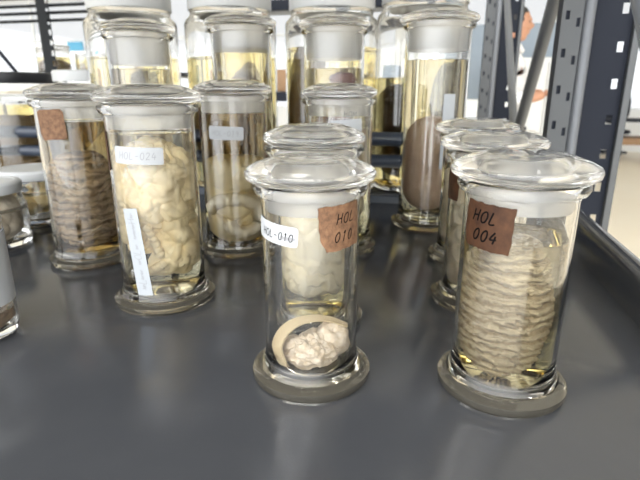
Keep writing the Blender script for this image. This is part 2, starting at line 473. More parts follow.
# arched horn-coloured strip
bm = bmesh.new(); n = 48; secs = []
path = [(a_, b_, c_-.005) for a_, b_, c_ in [(.024, -.0255, .024), (.024, -.0270, .034), (.020, -.0285, .044), (.013, -.0235, .0535), (.007, -.012, .0595), (.002, .003, .0605), (-.002, .016, .0575), (-.003, .026, .0540), (-.003, .0335, .0505)]]
def cat3(u):
    x = u*(len(path)-1); i = min(int(x), len(path)-2); t = x-i
    q = [Vector(path[max(0, min(len(path)-1, i+k))]) for k in (-1, 0, 1, 2)]
    return .5*((2*q[1]) + (q[2]-q[0])*t + (2*q[0]-5*q[1]+4*q[2]-q[3])*t*t + (3*q[1]-q[0]-3*q[2]+q[3])*t**3)
for i in range(n+1):
    u = i/n; c = cat3(u); tg = (cat3(min(u+.01, 1))-cat3(max(u-.01, 0))).normalized()
    ax = Vector((.80, .25, -.30)) if u > .3 else Vector((.80, .25, -.30)).lerp(Vector((.50, .85, 0)), 1-u/.3)
    ax = (ax - tg*ax.dot(tg)).normalized(); nrm = ax.cross(tg).normalized()
    hw = (.0072 if u < .3 else .0072-.0028*min(1, (u-.3)/.25) - .0018*max(0, u-.55)/.45)
    secs.append([bm.verts.new(c + ax*hw + nrm*.0007), bm.verts.new(c - ax*hw + nrm*.0007), bm.verts.new(c - ax*hw - nrm*.0007), bm.verts.new(c + ax*hw - nrm*.0007)])
for a, b in zip(secs, secs[1:]):
    for k in range(4): bm.faces.new((a[k], a[(k+1) % 4], b[(k+1) % 4], b[k]))
bm.faces.new(secs[0]); bm.faces.new(secs[-1][::-1])
JA = JARS['A']
so = obj('specimen_strip', bm, 'strip', loc=(JA['X'], JA['Y'], 0), rotz=JA['phi'])
tag(so, 'thin tan strip arching over the lumpy specimen inside the front middle jar', 'strip')
fw = lambda s_, t_, l=0: tuple(Vector((.0252, -.0262, .026)) + Vector((.5, .85, 0)).normalized()*s_ + Vector((0, 0, 1))*t_ + Vector((.0012, -.0007, 0)))
write(so, fw, '08', -.003, -.003, .0035, .0008, vertical=True)

# ---- front right jar
jar('B', 'large front right glass jar with dark brown label reading HOL 004', .160, .392, .1975, .043, .0545, .056, .139, 'liq_straw')
o, f = paper('B', -31, .151, .0425, .036, 'dark_paper', -3, torn=1)
write(o, f, 'HOL', -.013, .0030, .0060, .0013, slant=.22); write(o, f, '004', -.011, -.0115, .0060, .0014, slant=.22)
bm = bmesh.new()
def dB(d, p):
    w = fbm(p, 26, 1, 3)
    th = math.atan2(p.y, p.x)
    ph = p.z*1080 + 5.2*w + (2.5+75*max(0, p.z+.025))*sin(th*.9+.5) + 2.2*N(p, 60, 4)
    a = crease(ph*.5, .5)
    a = min(a, .22 + crease(p.z*640 + 6.5*fbm(p, 24, 33, 2) + 5*sin(th*.8-.6), .5))
    k = .55 + .75*(N(p, 48, 14)+.35)
    br = crease(p.z*1150 + 4.5*fbm(p, 70, 6, 2) + 2.5*th, .8)
    v = .0052*max(.25, min(1, k))*(a-.75) + .0009*(br-.7) + .0020*w + .0010*fbm(p, 340, 9, 2)
    v -= .0035*math.exp(-((th-.72+.12*N(p, 60, 3))/.06)**2)*(.6 if p.z < .025 else .1)
    return v
ball(bm, (-.001, -.0035, .0755), (.0275, .0280, .0600), dB, 340, 360, 2.25, .05)
specimen('B', 'tan finely wrinkled barrel-shaped specimen filling the front right jar', bm, 'tan_furrow_shade', GS)

# ---- left jar 024
jar('C', 'tall left jar with white HOL 024 label above a long grey strip label', -.194, .586, .250, .049, .0605, .0595, .205, 'liq_pale', .026)
o, f = paper('C', -20, .1835, .055, .0185, 'white_paper', -2, round_=.002)
write(o, f, 'HOL-024', -.021, -.004, .0050, .0006, adv=1.2, mat='pencil')
o, f = paper('C', -33, .074, .0185, .103, 'grey_paper', 5, round_=.0005)
write(o, f, '~L~~ ~OL~ ~~~H~', .0045, -.044, .0060, .0005, 'pencil', adv=1.0, vertical=True)
o, f = paper('C', -84, .186, .022, .042, 'dark_paper', 2, torn=1)
bm = bmesh.new()
def dC(d, p):
    q = p + Vector((N(p, 45, 1), N(p, 45, 2), N(p, 45, 3)))*.011
    a, b = vor(q, 44, 2)
    a2, b2 = vor(q + Vector((N(p, 150, 6), N(p, 150, 7), 0))*.002, 105, 5)
    return .0105*(.62 - 1.5*a*a) + .0036*(.6 - 1.5*a2*a2) + .003*fbm(p, 30, 4, 2)
ball(bm, (0, -.002, .142), (.0345, .036, .050), dC, 220, 190, 2.4)
ball(bm, (.002, .014, .088), (.022, .021, .050), dC, 150, 130, 2.2, rot=Matrix.Rotation(R(10), 3, 'X'))
ball(bm, (.004, .008, .058), (.018, .024, .016), dC, 110, 80, rot=Matrix.Rotation(R(28), 3, 'X'))
ball(bm, (-.008, -.016, .092), (.012, .012, .030), dC, 90, 80)
for k in range(7):                                   # beaded lower fringe
    u = k/6
    ball(bm, (.020, -.012+.026*u, .047+.016*u), (.0052, .0052, .0055), lambda d, p: .0008*fbm(p, 260, k), 30, 22)
for k in range(6):
    u = k/5
    ball(bm, (.021, -.012+.010*u, .098-.032*u), (.0048, .0046, .0045), lambda d, p: .0008*fbm(p, 260, k+9), 30, 22)
specimen('C', 'cream cauliflower-like folded specimen in the tall left jar with the grey strip label', bm, 'cream', GS)

# ---- jar behind the front middle jar
jar('D', 'jar standing directly behind the front middle jar, its lid showing just above', -.006, .524, .2105, .0455, .054, .0530, .152, 'liq_straw')
bm = bmesh.new()
def dD(d, p):
    w = fbm(p, 32, 11, 3)
    return .0062*(crease(p.z*190 + 2.4*w + p.y*40, .5)-.75) + .003*w + .0012*fbm(p, 170, 3)
ball(bm, (0, .001, .094), (.0315, .0325, .054), dD, 200, 200, 4.5)
specimen('D', 'cream layered specimen seen through the front middle jar', bm, 'ivory', GS)

# ---- jar behind, centre
jar('E', 'slim jar with white label, third in line behind the front middle jar', .030, .800, .254, .052, .0625, .0585, .195, 'liq_pale', .026)
o, f = paper('E', 12, .200, .050, .020, 'white_paper', 3, round_=.002)
fE = wrap(JARS['E']['R']+.0004, R(20), .2165, 0)
write(JARS['E']['root'], fE, 'HOM', -.012, -.003, .0055, .0007, 'pencil')
bm = bmesh.new()
ball(bm, (0, 0, .085), (.029, .029, .055), lambda d, p: .004*fbm(p, 40, 31) + .003*(crease(p.z*160+3*N(p, 40, 4), .6)-.7), 110, 90, 2.4)
specimen('E', 'pale greyish specimen in the slim jar third in line behind the front middle jar', bm, 'ivory', GS)

# ---- jar with smooth folded ivory organ
jar('F', 'jar of amber fluid with small white label standing right of the tall left jar', -.134, .798, .259, .052, .065, .0595, .218, 'liq_amber', .026)
o, f = paper('F', -15, .1905, .054, .0195, 'white_paper', -2, round_=.003)
write(o, f, 'HOL-019', -.021, -.004, .0050, .0006, adv=1.2, mat='pencil')
o, f = paper('F', -84, .204, .02, .045, 'dark_paper', 0, torn=1)
bm = bmesh.new()
def dF(d, p):
    th = math.atan2(p.y, p.x); z = p.z
    v = .0035*fbm(p, 24, 21, 3)
    c1 = z - (.004 + .012*sin((th+.5)*1.5))
    v -= .0110*math.exp(-(c1/.0030)**2)*(.25+.75*max(0, cos(th*.7)))
    c2 = z + .018 + .010*cos((th+.2)*2.2)
    v -= .005*math.exp(-(c2/.0026)**2)*(1 if -.9 < th < .8 else .2)
    v += .003*math.exp(-((c1+.012)/.008)**2)
    v -= .004*math.exp(-(((th-.25)/.08)**2 + ((z+.036)/.006)**2))
    v -= .004*math.exp(-((th+.1)/.15)**2)*max(0, min(1, (z-.02)/.03))
    return v
ball(bm, (-.0015, 0, .083), (.0365, .0380, .0695), dF, 200, 190, 4)
ball(bm, (.0015, .000, .124), (.0375, .0385, .0295), lambda d, p: .003*fbm(p, 40, 25, 3) - .004*math.exp(-((math.atan2(p.y, p.x)+.1)/.2)**2)*max(0, d.z), 140, 90, 3)
coil = [(.010, -.036, .070), (.022, -.029, .083), (.030, -.012, .089), (.032, .007, .088), (.028, .023, .078), (.026, .028, .060), (.029, .022, .042), (.033, .006, .036), (.033, -.008, .043), (.031, -.012, .054)]
coil = [(x_*1.09, y_*1.05, z_) for x_, y_, z_ in coil]
pts = [Vector(coil[0])]
for i in range(len(coil)-1):
    q = [Vector(coil[max(0, min(len(coil)-1, i+k))]) for k in (-1, 0, 1, 2)]
    for k in range(1, 9):
        t = k/8; pts.append(.5*((2*q[1]) + (q[2]-q[0])*t + (2*q[0]-5*q[1]+4*q[2]-q[3])*t*t + (3*q[1]-q[0]-3*q[2]+q[3])*t**3))
tube_bm(pts, [.0105*(1+.16*N(tuple(p), 60, 9)+.05*sin(i*.7)) for i, p in enumerate(pts)], 26, bm)
specimen('F', 'smooth ivory folded specimen under the amber fluid beside the tall left jar', bm, 'ivory', GS)

# ---- left brown wrinkled
jar('G', 'left jar with blank russet label holding a brown wrinkled specimen', -.354, .740, .253, .050, .0600, .0595, .209, 'liq_amber', .026)
o, f = paper('G', -37, .206, .041, .040, 'brown_paper', 3, torn=1, round_=.005)
bm = bmesh.new()
def dG(d, p):
    th = math.atan2(p.y, p.x); w = fbm(p, 24, 41, 3)
    k = max(0, min(1, (.060-p.z)/.02))
    a = crease((p.z*300 + 4.2*w - 2.0*th + .9*sin(th*4+p.z*70)), .6)
    return .0080*(a-.75)*(.10+.90*k) + .003*w + .0012*k*fbm(p, 150, 7, 3)
ball(bm, (0, .000, .095), (.0355, .036, .070), dG, 220, 220, 3.0)
specimen('G', 'brown specimen with dense wavy wrinkles in the jar with the russet label', bm, 'brown_furrow_shade', GS)

# ---- tall right
jar('H', 'tallest jar on the right with a narrow white strip label over a smooth brown specimen', .211, .956, .378, .0575, .0705, .0695, .302, 'liq_pale', .045)
o, f = paper('H', 26, .180, .022, .130, 'grey_paper', 0, round_=.001)
bm = bmesh.new()
ball(bm, (0, -.003, .117), (.0385, .040, .088), lambda d, p: .003*fbm(p, 22, 51, 3) + .0006*fbm(p, 180, 2), 130, 130, 2.5)
specimen('H', 'smooth brown oval specimen standing in the tallest jar on the right', bm, 'umber', GS)

# ---- right hand column behind B
def rope(bm, Rr, z0, z1, seed, strands=3, rad=.011):
    for s in range(strands):
        pts = []; n = 90
        for i in range(n+1):
            u = i/n; a = 2*pi*s/strands + u*9
            pts.append((Rr*cos(a)+.002*N((u*9, s, seed), 1, 1), Rr*sin(a), z0+(z1-z0)*u))
        tube_bm(pts, [rad*(1+.13*sin(i*1.1)+.1*N((i*.4, s, 2), 1, seed)) for i in range(n+1)], 22, bm)
    return bm
jar('I', 'second jar of the right column, directly behind the front right jar', .199, .580, .200, .046, .0595, .0600, .150, 'liq_pale')
o, f = paper('I', -70, .147, .04, .036, 'dark_paper', 0, torn=1)
bm = bmesh.new(); rope(bm, .0185, .030, .128, 1, 3, .0135)
specimen('I', 'tan twisted cord-like specimen in the second jar of the right column', bm, 'tan', GS)
jar('J', 'third jar of the right column, beside the foot of the tallest jar', .230, .748, .205, .046, .0595, .0600, .150, 'liq_pale')
bm = bmesh.new(); rope(bm, .0185, .030, .128, 6, 3, .0135)
specimen('J', 'tan knotted cord-like specimen in the third jar of the right column', bm, 'tan', GS)

# ---- tall back row
jar('K', 'tall back-row jar of pale yellow fluid behind the tall left jar', -.310, .915, .357, .0525, .0655, .0625, .285, 'liq_yellow', .05)
bm = bmesh.new(); ball(bm, (0, 0, .13), (.033, .033, .10), lambda d, p: .005*fbm(p, 30, 61, 3), 80, 80, 2.5)
specimen('K', 'ochre specimen low in the tall back-row jar behind the tall left jar', bm, 'ochre', GS)
jar('L', 'tall back-row jar of yellow fluid behind the amber jar', -.143, .970, .373, .054, .0665, .0650, .322, 'liq_yellow', .045)
bm = bmesh.new(); ball(bm, (0, .0, .15), (.036, .036, .125), lambda d, p: .009*fbm(p, 26, 71, 3), 100, 100, 2.5)
specimen('L', 'ochre lumpy specimen in the tall jar behind the amber jar', bm, 'ochre', GS)
jar('M', 'tall back-row jar standing behind the slim jar in the centre', .026, .970, .371, .055, .0675, .0650, .288, 'liq_yellow', .052)
bm = bmesh.new(); ball(bm, (0, .012, .268), (.011, .018, .012), lambda d, p: .003*fbm(p, 90, 81, 3), 50, 40)
ball(bm, (0, 0, .13), (.034, .034, .10), lambda d, p: .005*fbm(p, 30, 82, 3), 80, 80, 2.5)
specimen('M', 'dark red specimen just under the fluid in the tall central back-row jar', bm, 'redspec', GS)

# ---- screw-lidded jars: straight glass with a plastic lid
def screw_jar(key, label, X, Y, h, Rb, lid_h, lid_mat, liquid=None, lm='liq_yellow', neck=.012, inset=.012, z=0, over=.003, group='screw-lidded jars', detail=True):
    phi = math.atan2(-Y, -X); t = thing('screw_jar', label, 'jar', (X, Y, z), phi, group)
    th = .003; hb = h-lid_h; rn = Rb-inset
    p = [(0, .002), (Rb*.7, .002), (Rb-.008, 0), (Rb-.002, .003), (Rb, .009)] + [(Rb, hb*k) for k in (.25, .5, .75)] + [(Rb, hb-neck-.02), (Rb-.003, hb-neck-.01), (rn+.002, hb-neck), (rn, hb-neck+.003), (rn, h-.006), (rn-th, h-.006), (rn-th, hb-neck), (Rb-th-.004, hb-neck-.012), (Rb-th, hb-neck-.022)]
    p += [(Rb-th, hb*k) for k in (.75, .5, .25)] + [(Rb-th, .014), (Rb-.01, .009), (0, .009)]
    obj('jar_body', lathe_bm(p, 72), 'glass', t)
    rl = rn + over
    n = 96; bm = bmesh.new()
    prof = [(rl, hb), (rl+.0012, hb+.002), (rl+.0012, h-.004), (rl-.0012, h-.001), (rl-.004, h), (rl*.85, h), (rl*.83, h-.0012), (0, h-.0012), ]
    prof = [(rl-.0025, hb)] + prof[:-1] + [(0, h-.0012), (0, h-.0038), (rl-.0035, h-.0038)]
    obj('lid', lathe_bm(prof, 96, closed=True) if False else lathe_bm([(0, h-.0050), (rl-.0022, h-.0050), (rl-.0022, hb)] + [q for q in prof[1:-3]] + [(0, h-.0012)], 96), lid_mat, t)
    if liquid:
        a = Rb-th-.0006
        obj('liquid', lathe_bm([(0, .0105), (a-.008, .011), (a, .018), (a, liquid-.001), (a-.002, liquid-.0003), (0, liquid-.0008)], 72), lm, t)
    JARS[key] = dict(root=t, X=X, Y=Y, h=h, R=Rb, phi=phi); return t

def at(key, o, z): o.location.z = z; return o
screw_jar('S', 'short white-lidded jar at the far left edge holding brown coiled tissue', -.563, .815, .108, .066, .019, 'lid_white', None, 'liq_pale', .008, .008)
bm = bmesh.new()
def dS(d, p):
    w = fbm(p, 30, 91, 3); th = math.atan2(p.y, p.x)
    return .010*(crease(th*5.2+2.6*w+p.z*40, .55)-.7) + .003*w
ball(bm, (0, 0, .0455), (.0535, .0535, .034), dS, 220, 100, 3.2)
specimen('S', 'brown coiled tissue in the short white-lidded jar at the far left', bm, 'tan', GS)
screw_jar('T', 'wide low jar with white screw lid and yellow lumps, left of the russet-labelled jar', -.572, 1.000, .104, .074, .018, 'lid_white', None, 'liq_straw', .006, .006)
bm = bmesh.new()
for k in range(9):
    a = k*2.4; rr = .016+.032*((k*.37) % 1)
    ball(bm, (rr*cos(a), rr*sin(a), .033+.016*((k*.61) % 1)), (.022, .022, .018), lambda d, p: .003*fbm(p, 80, k, 3), 46, 34)
specimen('T', 'yellow lumpy tissue in the wide low white-lidded jar', bm, 'yellowspec', GS)

# the clipped jar at the left edge of the shelf
screw_jar('R', 'jar cut off by the left edge of the photo with a white sheet label', -.370, .484, .19, .0435, .022, 'lid_white', .030, 'liq_pale')
o, f = paper('R', 55, .075, .055, .075, 'white_paper', 0, round_=.001)
bm = bmesh.new()
def dR(d, p): return .004*fbm(p, 45, 15, 3) + .003*(crease(p.z*500+3*N(p, 40, 4), .6)-.7)*.6
ball(bm, (0, 0, .0195), (.0325, .0325, .0095), dR, 160, 60, 4)
sr = specimen('R', 'dark brown fibrous matter at the base of the jar on the left edge', bm, 'brown', GS)
obj('pale_membrane', ball(bmesh.new(), (.020, .014, .0275), (.012, .005, .0022), lambda d, p: .0012*fbm(p, 120, 5), 40, 24, rot=Matrix.Rotation(R(35), 3, 'X')), 'ivory', sr, sharp=180)

# ---- big white-lidded jars on the rack behind
BG = 'big white-lidded jars on the rear rack'
screw_jar('N', 'large white-lidded jar on the rear rack, leftmost of the four', -.475, 1.36, .484, .112, .045, 'lid_white', .33, 'liq_pale', .014, .015, group=BG)
screw_jar('O', 'large white-lidded jar on the rear rack behind the amber jar', -.225, 1.36, .484, .114, .045, 'lid_white', .33, 'liq_yellow', .014, .015, group=BG)
screw_jar('P', 'large white-lidded jar on the rear rack holding a ragged brown specimen', .030, 1.36, .484, .118, .045, 'lid_white', .352, 'liq_yellow', .014, .015, group=BG)
screw_jar('Q', 'large white-lidded jar on the rear rack holding a blackish specimen, left of the tallest jar', .262, 1.36, .500, .118, .045, 'lid_white', .282, 'liq_yellow', .014, .015, group=BG)
bm = bmesh.new(); ball(bm, (0, -.0, .13), (.078, .078, .105), lambda d, p: .012*fbm(p, 18, 5, 3), 80, 80, 3)
specimen('N', 'dark ochre specimen in the leftmost large rear jar', bm, 'darkspec', GS)
bm = bmesh.new(); ball(bm, (0, .0, .145), (.076, .080, .13), lambda d, p: .010*fbm(p, 18, 6, 3), 80, 80)
specimen('O', 'ochre specimen in the large rear jar behind the amber jar', bm, 'ochre', GS)
bm = bmesh.new(); ball(bm, (.01, -.050, .20), (.035, .042, .155), lambda d, p: .022*fbm(p, 14, 7, 3), 100, 100, 2, .25)
specimen('P', 'ragged brown specimen hanging in a large rear jar left of centre', bm, 'ochre', GS)
bm = bmesh.new(); ball(bm, (0, -.024, .150), (.066, .062, .112), lambda d, p: .009*fbm(p, 22, 8, 3), 100, 100, 4)
specimen('Q', 'blackish block of tissue in the large rear jar left of the tallest jar', bm, 'darkspec', GS)
screw_jar('U', 'wide jar with a black lid at the far left behind the rails', -.890, 1.52, .300, .115, .030, 'lid_black', .215, 'liq_yellow', .03, .010, group=BG)
bm = bmesh.new(); ball(bm, (0, 0, .10), (.085, .085, .08), lambda d, p: .012*fbm(p, 20, 18, 3), 80, 70, 3)
specimen('U', 'brown specimen in the wide black-lidded jar behind the rails', bm, 'ochre', GS)
screw_jar('W', 'wide jar with a white lid behind the russet-labelled jar', -.655, 1.50, .305, .104, .030, 'lid_white', .215, 'liq_yellow', .03, .010, group=BG)
bm = bmesh.new(); ball(bm, (0, 0, .10), (.078, .078, .085), lambda d, p: .012*fbm(p, 20, 19, 3), 80, 70, 3)
specimen('W', 'dark specimen in the wide white-lidded jar behind the russet-labelled jar', bm, 'brown', GS)

# ------------------------------------------------------------------ far rack behind the rear rack, mostly hidden by jars
rack4 = thing('storage_rack', 'pale grey rack with dark beams seen in gaps between the large rear jars', 'rack', (.15, 3.55, 0), YAW, 'steel storage racks')
for x in (-.62, -.02, .02, .56):
    obj('post', box_bm(x-.022, x+.022, -.02, .03, FZ0, 1.7, .003), 'tube', rack4)
for z in (.80, .215):
    obj('beam', box_bm(-1.0, .60, -.03, .02, z-.035, z+.03, .004), 'steel_dark', rack4)
    obj('shelf', box_bm(-1.0, .60, .02, .5, z+.005, z+.03, .003), 'tube', rack4)
for k, (x, hh, cc) in enumerate(((-.84, .20, 'lid_white'), (-.40, .15, 'desk'), (-.14, .22, 'lid_white'), (.25, .17, 'partition'), (.46, .21, 'lid_white'))):
    P_ = Vector((.15, 3.55, 0)) + Vector((x*cos(YAW)-.2*sin(YAW), x*sin(YAW)+.2*cos(YAW), .246))
    bx_ = tag(obj('storage_box', box_bm(-.095, .095, -.12, .12, 0, hh, .006), cc, loc=P_, rotz=YAW), ['white box, leftmost on the pale far rack', 'brown box on the pale far rack', 'white box in the middle of the pale far rack', 'blue-grey box on the pale far rack', 'white box, rightmost on the pale far rack'][k], 'box', 'boxes on the far rack')

# ------------------------------------------------------------------ third rack far left
rack3 = thing('storage_rack', 'dark rack in the far left background carrying small jars below three black rails', 'rack', (-1.69, 3.65, 0), YAW, 'steel storage racks')
obj('shelf', box_bm(-1.6, .85, -.3, .4, .335, .365, .003), 'plate', rack3)
bmz = prism_bm_xy([(0, 0), (.05, 0), (.05, .006), (.006, .006), (.006, .05), (0, .05)], -1.0, 1.6)
pr = obj('post', bmz, 'black', rack3, smooth=False, loc=(.03, -.32, 0))
obj('perforated_strip', perforated_plate(.0, .09, -.004, -1.0, 1.6, .06, .02, .018, .03, .075), 'black', pr, smooth=False)
for k, z in enumerate((.668, .712, .754, .80)):
    obj('top_rail', box_bm(-1.8, .75, -.30, -.26, z-.007, z+.007, .003), 'black', rack3)
obj('brace', tube_bm([(-.42, -.3, .62), (-.18, -.3, .33)], .012), 'steel_dark', rack3)

def small_jar(key, label, w, d, h, Rb, liq, lm, spec):
    p = Vector((-1.69, 3.65, 0)) + Vector((w*cos(YAW) - d*sin(YAW), w*sin(YAW) + d*cos(YAW), .366))
    screw_jar(key, label, p.x, p.y, h, Rb, .018, 'lid_white', liq, lm, .008, .004, z=p.z, group='small jars on the far rack')
    if spec:
        bm = bmesh.new(); ball(bm, (0, 0, liq*.48), (Rb*.62, Rb*.7, liq*.36), lambda d, q: .015*fbm(q, 22, 3, 3), 50, 40)
        so = specimen(key, spec[0], bm, spec[1], GS); so.location.z = p.z
small_jar('v1', 'wide small jar at the left end of the far rack', -.08, -.10, .175, .105, .10, 'liq_yellow', ('ochre specimen in the leftmost far-rack jar', 'ochre'))
small_jar('v2', 'small jar beside the far rack post', .14, .08, .175, .085, .08, 'liq_pale', ('grey-brown specimen in the far-rack jar beside the post', 'umber'))
small_jar('v3', 'lowest small yellow jar on the far rack, right of its post', .235, -.18, .125, .072, .085, 'liq_yellow', None)
small_jar('v4', 'far-rack jar holding a round brown specimen', .475, -.08, .180, .095, .13, 'liq_yellow', ('round brown specimen in a far-rack jar', 'brown'))
small_jar('v5', 'small clear jar at the right end of the far rack', .70, -.05, .185, .085, .10, 'liq_pale', ('pale specimen in the far-rack jar at the right end', 'ivory'))

# ------------------------------------------------------------------ room
FZ = -1.0
struct('floor', box_bm(-16, 16, -6, 13.0, FZ-.1, FZ), 'floor', 'pale beige vinyl floor of the laboratory', 'floor', rotz=YAW)
struct('ceiling', box_bm(-16, 16, -1.0, 12.3, 2.45, 2.6), 'wall', 'white ceiling above the racks', 'ceiling', rotz=YAW)
wb = bmesh.new()
WY = 12.0
box_bm(-16, 16, WY, WY+.2, FZ, -.15, bm=wb); box_bm(-16, 16, WY, WY+.2, 3.2, 3.6, bm=wb)
xs = [-16, -12.4, -8.6, -4.8, -1.0, 2.8, 6.6, 16]
for x in xs[1:-1]: box_bm(x-.18, x+.18, WY, WY+.2, -.15, 3.2, bm=wb)
box_bm(6.6, 16, WY, WY+.2, -.15, 3.2, bm=wb)
struct('wall_back', wb, 'wall', 'white far wall below and between the bright windows', 'wall', rotz=YAW)
for k in range(5):
    a, b = xs[k+1]+.18, xs[k+2]-.18
    wf = bmesh.new()
    for x in (a+.03, (a+b)/2, b-.03): box_bm(x-.03, x+.03, WY+.05, WY+.11, -.15, 3.2, bm=wf)
    for z in (-.12, 1.5, 3.17): box_bm(a, b, WY+.05, WY+.11, z-.03, z+.03, bm=wf)
    w = struct('window_%d' % (k+1), wf, 'frame', 'bright overexposed window in the far wall, bay %s from the left' % ['first', 'second', 'third', 'fourth', 'fifth'][k], 'window', rotz=YAW)
    obj('window_pane', box_bm(a, b, WY+.075, WY+.08, -.15, 3.2), 'pane', w, smooth=False)

# grey-blue partition screen
p = tag(obj('partition_screen', box_bm(-.68, .62, -.03, .03, FZ, .95, .01), 'partition', loc=(2.05, 5.9, 0), rotz=YAW), 'blue-grey office screen standing behind the person', 'screen')
p = tag(obj('storage_box', box_bm(-.13, .18, -.2, .2, 0, .20, .01), 'lid_white', loc=(.95, 3.2, .0), rotz=YAW), 'white box at the foot of the rear rack post', 'box')
bn = thing('work_bench', 'white bench behind the rear rack under the white box', 'bench', (.95, 3.22, FZ), YAW)
obj('bench_top', box_bm(-.14, .42, -.26, .26, .97, 1.0, .004), 'lid_white', bn)
for x in (-.10, .37):
    for y in (-.22, .22): obj('leg', box_bm(x-.025, x+.025, y-.025, y+.025, 0, .97), 'steel_grey', bn)
hs = tag(obj('hanging_sign', box_bm(-.22, .22, -.03, .03, -.12, .09, .01), 'cyan', loc=Matrix.Rotation(YAW, 3, 'Z') @ Vector((-9.2, 11.95, 1.36)), rotz=YAW), 'small plain blue panel hanging in the far window at upper left', 'sign')
cb_ = thing('cabinet', 'white low cabinet behind the person, below the blue-grey screen', 'cabinet', (2.25, 5.3, FZ), YAW)
obj('body', box_bm(-.42, .42, -.2, .2, 0, 1.56, .008), 'lid_white', cb_)
for x in (-.205, .205): obj('door', box_bm(x-.20, x+.20, -.222, -.201, .06, 1.52, .004), 'lid_white', cb_)
# desk and chair far right
dk = thing('desk', 'dark-topped desk with open brown shelf at the far right', 'desk', (5.75, 9.6, FZ), YAW)
obj('desk_top', box_bm(-.55, .9, -.4, .4, .71, .75, .004), 'steel_dark', dk)
obj('lower_shelf', box_bm(-.3, .85, -.35, .35, .30, .42, .004), 'desk', dk)
for x in (-.5, .85):
    for y in (-.35, .35): obj('leg', box_bm(x-.02, x+.02, y-.02, y+.02, 0, .71), 'steel_dark', dk)
ch = thing('office_chair', 'dark office chair with rounded back behind the desk', 'chair', (6.02, 10.5, FZ), YAW)
obj('backrest', ball(bmesh.new(), (0, 0, .93), (.26, .05, .32), lambda d, p: 0, 40, 30, 3), 'steel_dark', ch)
obj('seat', ball(bmesh.new(), (0, -.2, .46), (.26, .26, .05), lambda d, p: 0, 40, 24, 3), 'steel_dark', ch)
obj('column', tube_bm([(0, -.15, .06), (0, -.15, .44)], .03), 'steel_dark', ch)
for k in range(5):
    a = 2*pi*k/5; obj('leg', tube_bm([(0, -.15, .08), (.28*cos(a), -.15+.28*sin(a), .04)], .025, 12), 'steel_dark', ch)
obj('back_support', tube_bm([(0, -.1, .43), (0, .06, .5), (0, .06, .75)], .022, 12), 'steel_dark', ch)

# ------------------------------------------------------------------ the person in white behind the rack, facing right
def skin_mesh(name, verts, edges, mat, parent=None, levels=2, root=0):
    me = bpy.data.meshes.new(name); me.from_pydata([v[:3] for v in verts], edges, [])
    o = bpy.data.objects.new(name, me); col.objects.link(o)
    if parent: o.parent = parent
    o.modifiers.new('skin', 'SKIN')
    for i, v in enumerate(verts):
        s = me.skin_vertices[0].data[i]; s.radius = (v[3], v[4] if len(v) > 4 else v[3]); s.use_root = (i == root)
    sb = o.modifiers.new('sub', 'SUBSURF'); sb.levels = levels; sb.render_levels = levels
    dg = bpy.context.evaluated_depsgraph_get(); dg.update()
    m2 = bpy.data.meshes.new_from_object(o.evaluated_get(dg))
    o.modifiers.clear(); o.data = m2; m2.name = name
    m2.materials.clear(); m2.materials.append(M[mat])
    for p in m2.polygons: p.use_smooth = True
    return o

per = thing('person', 'person with short dark hair in a white shirt standing behind the rack, forearm raised', 'person', (1.40, 3.92, FZ), R(-20))
# local +x is where the person faces, z up, feet on the floor
V = [(0,0,.95,.13),(0,0,1.10,.125),(.0,0,1.28,.14),(-.01,0,1.42,.11),(-.005,0,1.50,.055),(.012,0,1.56,.052),
     (0,.09,.90,.10),(.02,.10,.50,.062),(-.01,.10,.09,.042),(.16,.11,.035,.035),
     (0,-.09,.90,.10),(.0,-.10,.50,.062),(-.03,-.10,.09,.042),(.14,-.11,.035,.035),
     (-.01,.17,1.41,.062),(-.02,.23,1.14,.046),(.20,.16,1.17,.036),(.255,.13,1.18,.028),
     (-.01,-.17,1.41,.062),(-.03,-.24,1.13,.046),(.19,-.17,1.15,.036),(.245,-.14,1.17,.028)]
E_ = [(0,1),(1,2),(2,3),(3,4),(4,5),(0,6),(6,7),(7,8),(8,9),(0,10),(10,11),(11,12),(12,13),(3,14),(14,15),(15,16),(16,17),(3,18),(18,19),(19,20),(20,21)]
per.scale = (1.05,)*3
body = skin_mesh('body', V, E_, 'skin', per)
# head with a face, shaped from one lump
hb = bmesh.new()
def dH(d, p):
    v = .0
    v += .020*math.exp(-((d.y/.13)**2+((d.z+.10)/.16)**2))*(d.x > 0)              # nose
    v -= .010*math.exp(-(((abs(d.y)-.33)/.14)**2+((d.z-.10)/.10)**2))*(d.x > 0)   # eye sockets
    v += .006*math.exp(-((d.z-.26)/.08)**2)*(d.x > .5)                            # brow
    v += .006*math.exp(-((d.y/.25)**2+((d.z+.48)/.06)**2))*(d.x > 0)              # lips
    v += .010*math.exp(-((d.y/.3)**2+((d.z+.80)/.14)**2))*(d.x > 0)               # chin
    v -= .012*(d.z < -.3)*abs(d.y)
    return v
ball(hb, (.025, 0, 1.63), (.093, .074, .115), dH, 90, 80)
for s in (1, -1):
    ball(hb, (.012, s*.076, 1.622), (.020, .008, .033), lambda d, p: -.004*math.exp(-((d.x)**2+d.z**2)*3), 24, 18)
obj('head', hb, 'skin', body, sharp=180)
hh = bmesh.new(); ball(hh, (.012, 0, 1.652), (.098, .083, .106), lambda d, p: (.003*fbm(p, 60, 2) - (.05 if (d.z < -.25 and d.x > -.35) else 0) - (.03*max(0, d.x-.45) if d.z < .45 else 0)), 70, 50)
obj('hair', hh, 'hair', body, sharp=180)
eb = bmesh.new()
for s in (1, -1): ball(eb, (.103, s*.028, 1.642), (.008, .012, .007), lambda d, p: 0, 16, 12)
obj('eyes', eb, 'hair', body)
